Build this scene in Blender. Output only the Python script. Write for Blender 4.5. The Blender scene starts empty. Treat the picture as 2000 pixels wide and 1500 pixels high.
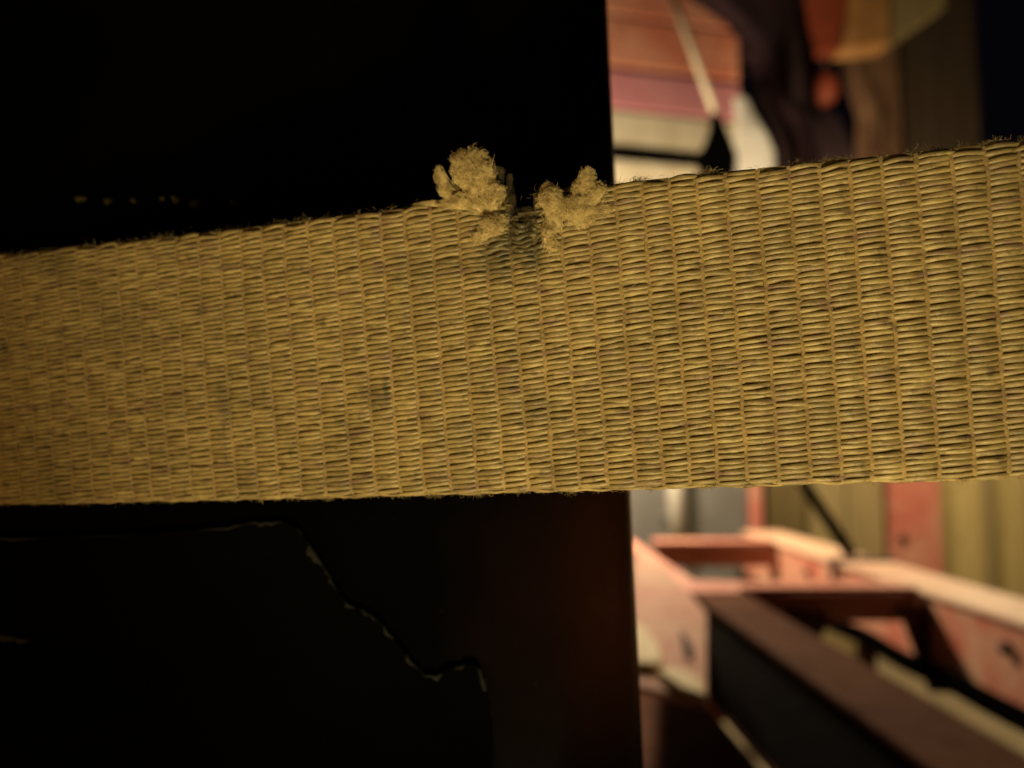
import bpy, math, random
import numpy as np
from mathutils import Vector, Matrix
random.seed(7); rng = np.random.default_rng(7)
scene = bpy.context.scene
COL = scene.collection

# ------------------------------------------------------------------ camera
F = 1570.0                      # focal length in photo pixels (photo 2000 x 1500)
EYE = Vector((0, 0, 1.0))
PITCH = math.atan(133 / F); YAW = -math.atan(26 / F)
cam_d = bpy.data.cameras.new('camera'); cam = bpy.data.objects.new('camera', cam_d)
COL.objects.link(cam); scene.camera = cam
cam.location = EYE
cam.rotation_euler = (math.pi / 2 + PITCH, 0, YAW)
cam_d.sensor_width = 36; cam_d.lens = F / 2000 * 36
cam_d.clip_start = 0.01; cam_d.clip_end = 200
cam_d.dof.use_dof = True
cam_d.dof.focus_distance = 0.150
cam_d.dof.aperture_fstop = 9.4
cam_d.dof.aperture_blades = 0
# ------------------------------------------------------------------ world: a dark night
w = bpy.data.worlds.new('World'); scene.world = w; w.use_nodes = True
bgn = w.node_tree.nodes['Background']
bgn.inputs[0].default_value = (0.42, 0.38, 0.66, 1); bgn.inputs[1].default_value = 0.003
# ------------------------------------------------------------------ lamps
def lamp(name, typ, loc, energy, color, size=0.05, target=None, **kw):
    l = bpy.data.lights.new(name, typ); l.energy = energy; l.color = color
    if typ == 'AREA': l.size = size
    else: l.shadow_soft_size = size
    for k, v in kw.items(): setattr(l, k, v)
    o = bpy.data.objects.new(name, l); COL.objects.link(o); o.location = loc
    if target is not None:
        o.rotation_euler = (Vector(target) - Vector(loc)).to_track_quat('-Z', 'Y').to_euler()
    return o
lamp('yard_lamp', 'POINT', (0.28, 2.77, 1.50), 116, (1.0, 0.78, 0.50), 0.07)
lamp('far_fill', 'POINT', (1.92, 3.2, 1.75), 50, (1.0, 0.76, 0.42), 0.06)  # added unseen fill for the upper right and the yellow boards
lamp('hand_lamp', 'SPOT', (0.05, -0.16, 0.66), 13.0, (1.0, 0.785, 0.35), 0.03, target=(0.022, 0.156, 1.012),
     spot_size=math.radians(36), spot_blend=1.0)
lamp('left_fill', 'POINT', (-0.48, -0.16, 0.74), 3.6, (1.0, 0.55, 0.13), 0.05)  # added unseen orange light that tints the strap's left end
# ------------------------------------------------------------------ exposure
scene.view_settings.view_transform = 'Standard'; scene.view_settings.look = 'None'
scene.view_settings.exposure = 0; scene.view_settings.gamma = 1

# ================================================================== helpers
RC = cam.rotation_euler.to_matrix()
def ray(x, y): return RC @ Vector(((x - 1000) / F, -(y - 750) / F, -1.0))
def PD(x, y, d): return EYE + ray(x, y) * d                  # at a depth along the view axis
def P(x, y, Y):                                              # on the vertical plane at distance Y
    r = ray(x, y); return EYE + r * (Y / r.y)

def tag(o, label=None, cat=None, group=None, kind=None):
    if label: o['label'] = label
    if cat: o['category'] = cat
    if group: o['group'] = group
    if kind: o['kind'] = kind
    return o
def empty(name, loc, label, cat, group=None):
    o = bpy.data.objects.new(name, None); COL.objects.link(o); o.location = loc; o.empty_display_size = 0.02
    return tag(o, label, cat, group)
def link(name, me, mat, parent=None, smooth=False):
    o = bpy.data.objects.new(name, me); COL.objects.link(o)
    if mat: me.materials.append(mat)
    if parent is not None: o.parent = parent
    if smooth: me.polygons.foreach_set('use_smooth', [True] * len(me.polygons))
    return o
def off(parent): return Vector(parent.location) if parent is not None else Vector((0, 0, 0))
def raw(name, V, Fc, mat, parent=None, smooth=False):
    o_ = off(parent)
    me = bpy.data.meshes.new(name)
    me.from_pydata([tuple(Vector(v) - o_) for v in V], [], Fc); me.update()
    return link(name, me, mat, parent, smooth)
import bmesh
def finish(bm, name, mat, parent, bev=0.0, seg=2, smooth=False, sub=0):
    if bev > 0:
        bmesh.ops.bevel(bm, geom=list(bm.edges), offset=bev, segments=seg, affect='EDGES', profile=0.5, clamp_overlap=True)
    bmesh.ops.recalc_face_normals(bm, faces=bm.faces)
    bmesh.ops.translate(bm, verts=bm.verts, vec=-off(parent))
    me = bpy.data.meshes.new(name); bm.to_mesh(me); bm.free()
    return link(name, me, mat, parent, smooth)
def box(name, c0, c1, mat, parent=None, bev=0.004, M=None):
    bm = bmesh.new(); bmesh.ops.create_cube(bm, size=1)
    c0 = Vector(c0); c1 = Vector(c1)
    for v in bm.verts:
        v.co = Vector(((c0[i] + c1[i]) / 2 + v.co[i] * (c1[i] - c0[i]) for i in range(3)))
    if M is not None: bmesh.ops.transform(bm, matrix=M, verts=bm.verts)
    return finish(bm, name, mat, parent, bev)
def prism(name, pts, vec, mat, parent=None, bev=0.003):
    """polygon of 3-D points extruded along vec"""
    bm = bmesh.new(); vec = Vector(vec)
    a = [bm.verts.new(p) for p in pts]; b = [bm.verts.new(Vector(p) + vec) for p in pts]
    n = len(pts); bm.faces.new(a); bm.faces.new(b[::-1])
    for i in range(n): bm.faces.new((a[i], b[i], b[(i + 1) % n], a[(i + 1) % n]))
    return finish(bm, name, mat, parent, bev)
def tube(name, pts, r, mat, parent=None, n=12, r1=None):
    pts = [Vector(p) for p in pts]; V = []; Fc = []
    up = Vector((0.13, 0.9, 0.31))
    for i, p in enumerate(pts):
        t = (pts[min(i + 1, len(pts) - 1)] - pts[max(i - 1, 0)]).normalized()
        a = t.cross(up).normalized(); b = t.cross(a)
        rr = r if r1 is None else r + (r1 - r) * i / (len(pts) - 1)
        for k in range(n):
            q = 2 * math.pi * k / n; V.append(p + (a * math.cos(q) + b * math.sin(q)) * rr)
    for i in range(len(pts) - 1):
        for k in range(n):
            Fc.append((i * n + k, i * n + (k + 1) % n, (i + 1) * n + (k + 1) % n, (i + 1) * n + k))
    Fc.append(tuple(range(n))[::-1]); Fc.append(tuple((len(pts) - 1) * n + k for k in range(n)))
    return raw(name, V, Fc, mat, parent, True)

# ================================================================== materials
def new_mat(name):
    m = bpy.data.materials.new(name); m.use_nodes = True
    nt = m.node_tree; return m, nt, nt.nodes['Principled BSDF']
def N(nt, typ, **kw):
    n = nt.nodes.new(typ)
    for k, v in kw.items(): setattr(n, k, v)
    return n
def ramp(nt, fac, stops, interp='LINEAR'):
    r = N(nt, 'ShaderNodeValToRGB'); r.color_ramp.interpolation = interp
    while len(r.color_ramp.elements) < len(stops): r.color_ramp.elements.new(0.5)
    for e, (p, c) in zip(r.color_ramp.elements, stops):
        e.position = p; e.color = (*c, 1) if len(c) == 3 else c
    nt.links.new(fac, r.inputs[0]); return r.outputs[0]
def noise(nt, vec, scale, detail=4, rough=0.55, mapping=None):
    if mapping is not None:
        mp = N(nt, 'ShaderNodeMapping'); mp.inputs['Scale'].default_value = mapping
        nt.links.new(vec, mp.inputs[0]); vec = mp.outputs[0]
    n = N(nt, 'ShaderNodeTexNoise'); n.inputs['Scale'].default_value = scale
    n.inputs['Detail'].default_value = detail; n.inputs['Roughness'].default_value = rough
    nt.links.new(vec, n.inputs['Vector']); return n.outputs['Fac']
def mix(nt, fac, a, b, mode='MIX'):
    m = N(nt, 'ShaderNodeMix', data_type='RGBA', blend_type=mode)
    for s, v in ((m.inputs[0], fac), (m.inputs[6], a), (m.inputs[7], b)):
        if isinstance(v, bpy.types.NodeSocket): nt.links.new(v, s)
        else: s.default_value = v if not isinstance(v, tuple) else ((*v, 1) if len(v) == 3 else v)
    return m.outputs[2]
def bump(nt, bsdf, h, strength, dist):
    b = N(nt, 'ShaderNodeBump'); b.inputs['Strength'].default_value = strength; b.inputs['Distance'].default_value = dist
    nt.links.new(h, b.inputs['Height']); nt.links.new(b.outputs[0], bsdf.inputs['Normal'])
def paint(name, base, worn, rust=None, scale=6, rough=0.5, streak=(1, 1, 1), spec=0.4):
    m, nt, b = new_mat(name)
    co = N(nt, 'ShaderNodeNewGeometry').outputs['Position']
    n1 = noise(nt, co, scale, 6, 0.6, streak); n2 = noise(nt, co, scale * 6, 5, 0.65)
    c = mix(nt, ramp(nt, n1, [(0.35, (0, 0, 0)), (0.68, (1, 1, 1))]), base, worn)
    if rust:
        c = mix(nt, ramp(nt, n2, [(0.58, (0, 0, 0)), (0.70, (1, 1, 1))]), c, rust)
    nt.links.new(c, b.inputs['Base Color'])
    nt.links.new(ramp(nt, n2, [(0.2, (rough - .12,) * 3), (0.8, (rough + .18,) * 3)]), b.inputs['Roughness'])
    b.inputs['Specular IOR Level'].default_value = spec
    bump(nt, b, n2, 0.3, 0.004)
    return m
RED = paint('red_paint', (0.50, 0.16, 0.095), (0.60, 0.28, 0.18), (0.20, 0.07, 0.035), 5, 0.55)
PINKRED = paint('faded_red_paint', (0.54, 0.16, 0.12), (0.62, 0.31, 0.22), (0.25, 0.09, 0.05), 7, 0.5)
SALMON = paint('salmon_paint', (0.66, 0.38, 0.27), (0.70, 0.50, 0.34), (0.35, 0.14, 0.08), 6, 0.5)
ROSE = paint('rose_paint', (0.46, 0.17, 0.20), (0.52, 0.25, 0.25), None, 5, 0.55)
WORNRED = paint('worn_red_paint', (0.54, 0.13, 0.085), (0.64, 0.42, 0.29), (0.28, 0.09, 0.05), 8.5, 0.55)
DARKRED = paint('dark_red_paint', (0.05, 0.014, 0.02), (0.085, 0.02, 0.025), None, 6, 0.6)
CREAM = paint('cream_paint', (0.55, 0.50, 0.37), (0.44, 0.38, 0.26), (0.25, 0.18, 0.1), 4, 0.5, (3, 1, 0.6))
YELLOWB = paint('yellow_boards', (0.58, 0.47, 0.20), (0.46, 0.36, 0.15), (0.26, 0.11, 0.04), 5, 0.6, (4, 1, 0.5))
OLIVEB = paint('olive_boards', (0.34, 0.27, 0.13), (0.26, 0.20, 0.09), (0.1, 0.07, 0.03), 5, 0.65, (4, 1, 0.5))
GREY = paint('grey_steel_paint', (0.20, 0.20, 0.19), (0.15, 0.145, 0.135), (0.12, 0.09, 0.06), 5, 0.5)
WHITE = paint('white_paint', (0.80, 0.78, 0.70), (0.70, 0.67, 0.58), None, 9, 0.4)
BLACKRUB = paint('black_rubber', (0.0012, 0.0011, 0.0012), (0.0026, 0.0023, 0.0021), None, 12, 0.7, spec=0.0)
TIMBER = paint('weathered_timber', (0.075, 0.05, 0.032), (0.05, 0.033, 0.021), (0.06, 0.04, 0.025), 6, 0.75, (5, 5, 0.4))
TAN = paint('tan_paint', (0.52, 0.27, 0.10), (0.40, 0.19, 0.07), None, 6, 0.6)
ORANGE = paint('orange_paint', (0.26, 0.05, 0.02), (0.17, 0.032, 0.014), None, 8, 0.55)
CONC = paint('concrete', (0.27, 0.225, 0.14), (0.19, 0.155, 0.09), (0.11, 0.085, 0.05), 3, 0.8)

def post_material():
    m, nt, b = new_mat('black_gloss_paint')
    co = N(nt, 'ShaderNodeNewGeometry').outputs['Position']
    n1 = noise(nt, co, 30, 6, 0.6); n2 = noise(nt, co, 400, 4, 0.6); n3 = noise(nt, co, 9, 5, 0.6, (1, 1, 3))
    c = mix(nt, ramp(nt, n1, [(0.4, (0, 0, 0)), (0.75, (1, 1, 1))]), (0.0010, 0.0010, 0.0011), (0.0022, 0.002, 0.002))
    c = mix(nt, ramp(nt, n2, [(0.68, (0, 0, 0)), (0.76, (.4, .4, .4))]), c, (0.012, 0.011, 0.009))
    at = N(nt, 'ShaderNodeAttribute'); at.attribute_name = 'red_sheen'  # mask of the reddish corner reflection mixed into the base colour
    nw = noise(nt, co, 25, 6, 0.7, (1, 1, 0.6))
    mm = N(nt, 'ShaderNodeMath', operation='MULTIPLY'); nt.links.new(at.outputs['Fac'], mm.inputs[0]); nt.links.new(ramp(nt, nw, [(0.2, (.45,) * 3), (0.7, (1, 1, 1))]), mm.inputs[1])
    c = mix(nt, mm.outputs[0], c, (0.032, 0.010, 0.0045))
    nt.links.new(c, b.inputs['Base Color'])
    nt.links.new(ramp(nt, n3, [(0.25, (0.20,) * 3), (0.75, (0.30,) * 3)]), b.inputs['Roughness'])
    b.inputs['Specular IOR Level'].default_value = 0.02
    bump(nt, b, n1, 0.06, 0.001)
    return m
BLACK = post_material()
def mottled_material():
    m, nt, b = new_mat('mottled_grey')
    co = N(nt, 'ShaderNodeNewGeometry').outputs['Position']
    n1 = noise(nt, co, 130, 6, 0.75)
    nt.links.new(ramp(nt, n1, [(0.54, (0.0025, 0.0025, 0.0025)), (0.82, (0.018, 0.0165, 0.013))]), b.inputs['Base Color'])
    b.inputs['Roughness'].default_value = 0.9; bump(nt, b, n1, 0.5, 0.0006)
    return m
MOTTLED = mottled_material()

# ---- webbing materials: the uv map holds millimetres along and across the strap
STAINS = []      # (u mm, v mm, radius u, radius v, strength) filled below, before the material is made
def yarn_material(name, cols, rough, fluff=False):
    m, nt, b = new_mat(name)
    uv = N(nt, 'ShaderNodeUVMap').outputs[0]
    oi = N(nt, 'ShaderNodeObjectInfo').outputs['Random']
    cell = noise(nt, uv, 1.0, 3, 0.6, (0.16, 0.85, 1))           # float to float differences
    big = noise(nt, uv, 1.0, 5, 0.6, (0.055, 0.075, 1))          # broad dirt
    fine = noise(nt, uv, 1.0, 4, 0.7, (0.9, 7.0, 1))             # filaments
    add = N(nt, 'ShaderNodeMath', operation='ADD'); nt.links.new(cell, add.inputs[0])
    sc = N(nt, 'ShaderNodeMath', operation='MULTIPLY_ADD'); nt.links.new(oi, sc.inputs[0]); sc.inputs[1].default_value = 0.09; sc.inputs[2].default_value = -0.045
    nt.links.new(sc.outputs[0], add.inputs[1])
    c = ramp(nt, add.outputs[0], cols)
    c = mix(nt, ramp(nt, big, [(0.46, (0, 0, 0)), (0.72, (.5, .5, .5))]), c, (0.10, 0.08, 0.033))
    purple = noise(nt, uv, 1.0, 3, 0.5, (0.12, 0.5, 1.7))
    c = mix(nt, ramp(nt, purple, [(0.56, (0, 0, 0)), (0.68, (.75, .75, .75))]), c, (0.185, 0.108, 0.082))
    grime = noise(nt, uv, 1.0, 5, 0.65, (0.30, 0.42, 3.1))
    c = mix(nt, ramp(nt, grime, [(0.55, (0, 0, 0)), (0.68, (.7, .7, .7))]), c, (0.062, 0.048, 0.024))
    c = mix(nt, ramp(nt, fine, [(0.3, (.62, .62, .62)), (0.7, (1.12, 1.12, 1.12))]), (0, 0, 0), c, 'MIX') if False else mix(nt, 1.0, c, ramp(nt, fine, [(0.3, (.55, .54, .52)), (0.66, (1, 1, 1))]), 'MULTIPLY')
    sx = N(nt, 'ShaderNodeSeparateXYZ'); nt.links.new(uv, sx.inputs[0])
    wob = noise(nt, uv, 1.0, 4, 0.65, (0.6, 0.6, 1))
    for (u0, v0, ru, rv, st) in STAINS:
        d = N(nt, 'ShaderNodeVectorMath', operation='SUBTRACT'); nt.links.new(uv, d.inputs[0]); d.inputs[1].default_value = (u0, v0, 0)
        e = N(nt, 'ShaderNodeVectorMath', operation='MULTIPLY'); nt.links.new(d.outputs[0], e.inputs[0]); e.inputs[1].default_value = (1 / ru, 1 / rv, 0)
        l = N(nt, 'ShaderNodeVectorMath', operation='LENGTH'); nt.links.new(e.outputs[0], l.inputs[0])
        q = N(nt, 'ShaderNodeMath', operation='MULTIPLY_ADD'); nt.links.new(wob, q.inputs[0]); q.inputs[1].default_value = 1.6; nt.links.new(l.outputs['Value'], q.inputs[2])
        c = mix(nt, ramp(nt, q.outputs[0], [(0.0, (st,) * 3), (0.62, (st,) * 3), (1.0, (0, 0, 0))]) if False else
                ramp(nt, scale_to(nt, q.outputs[0], 0.5), [(0.55, (st,) * 3), (0.95, (0, 0, 0))]), c, (0.055, 0.047, 0.022))
    nt.links.new(c, b.inputs['Base Color'])
    b.inputs['Roughness'].default_value = rough
    b.inputs['Specular IOR Level'].default_value = 0.45
    b.inputs['Sheen Weight'].default_value = 0.12; b.inputs['Sheen Roughness'].default_value = 0.5
    bump(nt, b, fine, 0.55, 0.00012)
    return m
def scale_to(nt, s, k):
    q = N(nt, 'ShaderNodeMath', operation='MULTIPLY'); nt.links.new(s, q.inputs[0]); q.inputs[1].default_value = k; return q.outputs[0]
def fibre_material(name, a, bcol):
    m, nt, b = new_mat(name)
    co = N(nt, 'ShaderNodeNewGeometry').outputs['Position']
    n1 = noise(nt, co, 450, 4, 0.6)
    nt.links.new(ramp(nt, n1, [(0.32, a), (0.62, bcol)]), b.inputs['Base Color'])
    b.inputs['Roughness'].default_value = 0.7; b.inputs['Specular IOR Level'].default_value = 0.2
    return m

# ================================================================== SETTING (behind the strap)
EYEZ = EYE.z
o = box('ground', (-4, -3, -0.12), (6, 9, 0.0), CONC, None, 0); tag(o, kind='structure')

# ---- ladder frame of red steel, running away from the camera, its top 0.30 m below the eye
fr = empty('ladder_chassis', (0.7, 1.8, 0), 'red painted steel ladder frame with two long rails and crossbeams, lit by lamp', 'chassis')
ZT, ZB = 0.70, 0.51
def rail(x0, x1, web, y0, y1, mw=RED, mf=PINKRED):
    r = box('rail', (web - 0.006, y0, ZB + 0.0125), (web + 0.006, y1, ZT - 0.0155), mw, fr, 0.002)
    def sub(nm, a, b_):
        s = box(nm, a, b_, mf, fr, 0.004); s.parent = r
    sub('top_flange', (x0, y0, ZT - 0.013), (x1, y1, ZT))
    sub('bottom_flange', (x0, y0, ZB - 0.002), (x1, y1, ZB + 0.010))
    return r
SHADE_BROWN = paint('shade_brown', (0.13, 0.05, 0.027), (0.085, 0.03, 0.016), (0.045, 0.017, 0.01), 7, 0.8, spec=0.04)  # dark brown with shade put into the colour
DUSTYRED = paint('dusty_red_paint', (0.58, 0.27, 0.21), (0.66, 0.42, 0.31), (0.2, 0.08, 0.045), 9, 0.7, spec=0.1)
SHADE_BLACK = paint('shade_black', (0.010, 0.008, 0.008), (0.016, 0.011, 0.010), None, 7, 0.8, spec=0.1)
rail(0.412, 0.462, 0.425, 1.895, 3.1)
rail(0.415, 0.525, 0.425, 0.62, 1.735, SHADE_BLACK, SHADE_BROWN)  # near part: its shade is put into the black web and brown flanges
box('joint_plate', (0.395, 1.738, ZT - 0.012), (0.5245, 1.8915, ZT + 0.003), PINKRED, fr, 0.003)
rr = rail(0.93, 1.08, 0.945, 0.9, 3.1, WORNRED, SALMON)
for yb in (1.12, 1.34, 1.50, 2.05, 2.45):
    for zb in (ZT - 0.06,):
        bo = tube('bolt', [(0.9385, yb, zb), (0.926, yb, zb)], 0.013, DARKRED, fr, 6); bo.parent = rr
def crossbeam(y, h):
    cbm = box('crossbeam', (0.5275, y, ZT - 0.012 - h), (0.9275, y + 0.012, ZT - 0.012), RED, fr, 0.003)
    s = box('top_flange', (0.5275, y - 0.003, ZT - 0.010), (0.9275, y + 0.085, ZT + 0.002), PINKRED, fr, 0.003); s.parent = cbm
    return cbm
crossbeam(1.80, 0.062); crossbeam(2.72, 0.07)
# legs that carry the frame
for (x, y) in ((0.47, 0.75), (1.03, 1.05), (0.47, 2.98), (1.03, 2.98)):
    box('leg', (x - 0.035, y - 0.035, 0.0), (x + 0.035, y + 0.035, ZB - 0.004), DARKRED, fr, 0.004)
box('lower_crossbeam', (0.5, 2.15, 0.30), (1.0, 2.21, 0.36), RED, fr, 0.004)
box('stay', (0.50, 2.16, 0.361), (0.54, 2.2, ZB - 0.004), DARKRED, fr, 0.003)
box('stay', (0.96, 2.16, 0.361), (1.0, 2.2, ZB - 0.004), DARKRED, fr, 0.003)
# dark gusset where crossbeam meets the right rail, and hinge plate under the middle of the crossbeam
prism('gusset', [P(1752, 1188, 1.79), P(1800, 1180, 1.79), P(1868, 1352, 1.79), P(1812, 1350, 1.79)], (0, -0.012, 0), DARKRED, fr, 0.002)
prism('hinge_plate', [P(1512, 1196, 1.79), P(1620, 1196, 1.79), P(1606, 1228, 1.79), P(1590, 1272, 1.79), P(1562, 1262, 1.79), P(1520, 1226, 1.79)], (0, -0.014, 0), DARKRED, fr, 0.002)
# outrigger bracket on the left rail: sloping lit plate, dark slab for its slot, pale slabs for its highlights
bn = Vector((-0.10, -0.12, 0.98)).normalized(); b0 = P(1380, 1196, 1.56)
def on_plate(x, y, lift=0.0):
    r = ray(x, y); t = (b0 - EYE).dot(bn) / r.dot(bn); return EYE + r * t + bn * lift
br = prism('bracket', [on_plate(*p) for p in ((1236, 1084), (1300, 1106), (1380, 1196), (1380, 1372), (1236, 1336))], -bn * 0.012, DUSTYRED, fr, 0.002)
def slab(name, px, Y, th, mat, parent, bev=0.003):
    return prism(name, [P(x, y, Y) for x, y in px], (0, th, 0), mat, parent, bev)
s = prism('slot', [on_plate(x, y, 0.001) for x, y in ((1328, 1232), (1352, 1262), (1354, 1290), (1338, 1284))], bn * 0.003, SHADE_BLACK, fr, 0); s.parent = br
HIGHLIGHT = paint('cream_highlight', (0.82, 0.70, 0.42), (0.74, 0.58, 0.30), None, 20, 0.7)  # bright highlights on the bracket, put in as pale slabs
for pl in (((1230, 1222), (1262, 1240), (1284, 1272), (1296, 1300), (1290, 1314), (1236, 1308)), ((1284, 1324), (1312, 1316), (1350, 1328), (1374, 1350), (1381, 1376), (1334, 1360))):
    s = prism('highlight_slab', [on_plate(x, y, 0.002) for x, y in pl], bn * 0.012, HIGHLIGHT, fr, 0.004); s.parent = br
s = box('hook', (0.915, 2.22, ZT + 0.0005), (1.10, 2.245, ZT + 0.008), DARKRED, fr, 0.002)
s = box('hook', (0.915, 2.22, ZT - 0.06), (0.9265, 2.245, ZT - 0.0005), DARKRED, fr, 0.002)

tb = empty('shade_stack', (0.3, 1.1, 0), 'added stack of dark brown blocks for the shaded floor under the frame bracket', 'shade stack')  # added: its dark brown gives the rail's shadow on the floor
for k in range(4):
    box('shade_block', (0.10 + .01 * (k % 2), 0.80 + 0.01 * k, k * 0.131), (0.395 + .006 * (k % 2), 1.80 + 0.008 * k, k * 0.131 + 0.128), SHADE_BROWN, tb, 0.006)
hp = []
for i in range(30):
    y = 0.85 + i * 0.075; hp.append((0.905 + 0.004 * math.sin(i * .9), y, ZB + 0.030 + 0.003 * math.sin(i * 1.3)))
o = tube('shade_tube', hp, 0.021, BLACKRUB); tag(o, 'thick black hose added as the shaded bottom flange of the red frame rail', 'shade_tube')  # black tube added for the shadow side of the bottom flange
a = Vector((1.0, 2.30, ZT + 0.012)); b_ = P(1560, 930, 2.55)
b2 = a + (b_ - a) * 1.9
o = tube('rod', [a, (a + b2) / 2, b2], 0.018, BLACKRUB); tag(o, 'dark slanted rod leaning up from the right frame rail', 'rod')

# ---- board wall with a pink column (far right)
wl = empty('board_wall', (1.9, 4.0, 0), 'wall of yellow and olive upright boards behind the red frame', 'wall')
YW = 4.0
def wx(px): return P(px, 1000, YW).x
edges = [1496, 1574, 1655, 1728, None, 1832, 1922, 2010, 2095, 2180, 2265]
mats = [OLIVEB, OLIVEB, OLIVEB, None, None, YELLOWB, YELLOWB, YELLOWB, YELLOWB, YELLOWB]
for i in range(len(edges) - 1):
    if edges[i] is None or edges[i + 1] is None: continue
    x0, x1 = wx(edges[i]) + 0.005, wx(edges[i + 1]) - 0.005
    box('board', (x0, YW + random.uniform(-.006, .004), 0.002), (x1, YW + 0.03, 1.85 + random.uniform(-.02, .02)), mats[i] or OLIVEB, wl, 0.005)
box('cover_strip', (wx(1910), YW - 0.035, 0.003), (wx(1936), YW - 0.008, 1.8), OLIVEB, wl, 0.004)
box('batten', (wx(1496), YW + 0.035, 0.5), (wx(2265), YW + 0.075, 0.6), TIMBER, wl, 0.004)
cl = empty('column', (wx(1780), YW - 0.03, 0), 'faded red painted steel column between the olive and yellow boards', 'column')
box('shaft', (wx(1734), YW - 0.06, 0.001), (wx(1826), YW + 0.02, 1.9), PINKRED, cl, 0.006)
bp = P(1762, 1052, YW - 0.065)
tube('bolt', [bp + Vector((0, 0.006, 0)), bp - Vector((0, 0.02, 0))], 0.02, DARKRED, cl, 6)

# ---- clad wall: grey panel below, cream panels, red boards above (left of the board wall, slightly turned)
cw = empty('clad_wall', (0.9, 3.55, 0), 'wall with red boards above cream panels and a grey lower panel', 'wall')
AX = Vector((1, 0.23, 0)).normalized(); OR = P(1190, 128, 3.5); OR.z = 0
NV = Vector((-AX.y, AX.x, 0))
Mw = Matrix(((AX.x, NV.x, 0, OR.x), (AX.y, NV.y, 0, OR.y), (0, 0, 1, 0), (0, 0, 0, 1)))
def zat(y): return P(1200, y, 3.5).z
def clad(name, s0, s1, y_top, y_bot, mat, dep=0.0, bev=0.006):
    return box(name, (s0, dep, zat(y_bot) + 0.004), (s1, dep + 0.04, zat(y_top) - 0.004), mat, cw, bev, Mw)
SW = 0.66
for (a_, b_) in ((-150, -62), (-58, 24), (28, 124), (132, 207)):
    clad('board', -0.5, SW, a_, b_, ROSE if a_ == 132 else RED, random.uniform(0, .008), 0.008)
clad('cream_panel', -0.5, SW - 0.02, 210, 284, CREAM, 0.012)
clad('cream_panel', -0.5, SW - 0.02, 306, 440, CREAM, 0.012)
clad('trim', -0.5, SW - 0.14, 287, 303, BLACKRUB, -0.012, 0.004)
box('grey_panel', (-0.5, 0.02, 0.002), (SW, 0.06, zat(446)), GREY, cw, 0.005, Mw)
box('corner_strip', (SW + 0.002, -0.01, 0.002), (SW + 0.055, 0.05, zat(208)), PINKRED, cw, 0.01, Mw)

dpx = P(1322, 1050, 3.5); dpt = P(1312, 700, 3.5)
dp = empty('downpipe', dpx, 'white upright pipe fixed to the grey lower panel', 'pipe')
tube('pipe', [dpx, (dpx + dpt) / 2, dpt], 0.038, WHITE, dp)
q = (dpx + dpt) / 2
for t in (0.12, 0.85):
    q = dpx + (dpt - dpx) * t
    box('clip', q - Vector((0.05, -0.02, 0.015)), q + Vector((0.05, 0.12, 0.015)), GREY, dp, 0.003)
# pale fender-like strip beside the clad wall
def curved_strip(name, left, right, Y, th, mat, label, cat):
    V = []; Fc = []; n = len(left)
    for (l, r) in zip(left, right):
        for (px, dy) in ((l, 0), (r, 0)):
            p = P(px[0], px[1], Y); V.append(p)
        for (px, dy) in ((r, 0), (l, 0)):
            p = P(px[0], px[1], Y) + Vector((0, th, 0)); V.append(p)
    for i in range(n - 1):
        for k in range(4):
            Fc.append((i * 4 + k, i * 4 + (k + 1) % 4, (i + 1) * 4 + (k + 1) % 4, (i + 1) * 4 + k))
    Fc.append((0, 3, 2, 1)); e = (n - 1) * 4; Fc.append((e, e + 1, e + 2, e + 3))
    o = raw(name, V, Fc, mat); tag(o, label, cat); return o
curved_strip('curved_panel', [(1436, 190), (1440, 230), (1438, 270), (1436, 310), (1430, 420), (1425, 560)],
             [(1456, 190), (1474, 225), (1496, 262), (1512, 296), (1516, 400), (1512, 560)], 3.3, 0.03, WHITE,
             'pale curved panel at the end of the cream panels', 'panel')
# ---- thin pale rod with a dark clamp at its foot
r0 = P(1306, -30, 3.1); r1 = P(1398, 226, 3.1)
lr = empty('lever', r1, 'thin pale slanted rod with a black clamp at its foot', 'lever')
tube('shaft', [r0, (r0 + r1) / 2, r1], 0.013, CREAM, lr)
slab('clamp', [(1392, 216), (1408, 222), (1424, 262), (1442, 300), (1440, 340), (1372, 340), (1364, 296), (1384, 280), (1394, 256)], 3.06, 0.06, BLACKRUB, lr, 0.01)
tube('stem', [P(1405, 320, 3.09), P(1405, 620, 3.09)], 0.02, BLACKRUB, lr)

# ---- timber post, hopper, float and dark hanging tarpaulin (upper right)
YP = 4.35
tp = box('timber_post', (P(1768, 150, YP).x, YP, 0.0), (P(1912, 150, YP).x, YP + 0.25, 3.9), TIMBER, None, 0.015)
tag(tp, 'broad weathered grey brown timber post rising behind the yellow boards', 'post')
ob = box('overhead_beam', (0.4, 3.72, 3.9), (3.4, 4.6, 4.1), TIMBER, None, 0.015)
tag(ob, 'weathered timber beam lying across the top of the timber post', 'beam')
hpn = empty('hopper', P(1700, 90, 4.0), 'orange and tan slanted housing hung in front of the timber post', 'housing')
def solid(name, px_front, Y, th, mat, parent): return prism(name, [P(x, y, Y) for x, y in px_front], (0, th, 0), mat, parent, 0.008)
solid('left_panel', [(1556, -140), (1660, -140), (1655, 20), (1640, 94), (1588, 100)], 3.93, 0.11, ORANGE, hpn)
solid('middle_panel', [(1663, -140), (1738, -140), (1738, 86), (1645, 94), (1658, 20)], 3.90, 0.14, TAN, hpn)
solid('right_panel', [(1742, -140), (1850, -140), (1848, 12), (1742, 84)], 3.94, 0.10, OLIVEB, hpn)
bmb = bmesh.new(); bmesh.ops.create_icosphere(bmb, subdivisions=3, radius=1)
c = P(1612, 172, 4.2)
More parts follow.
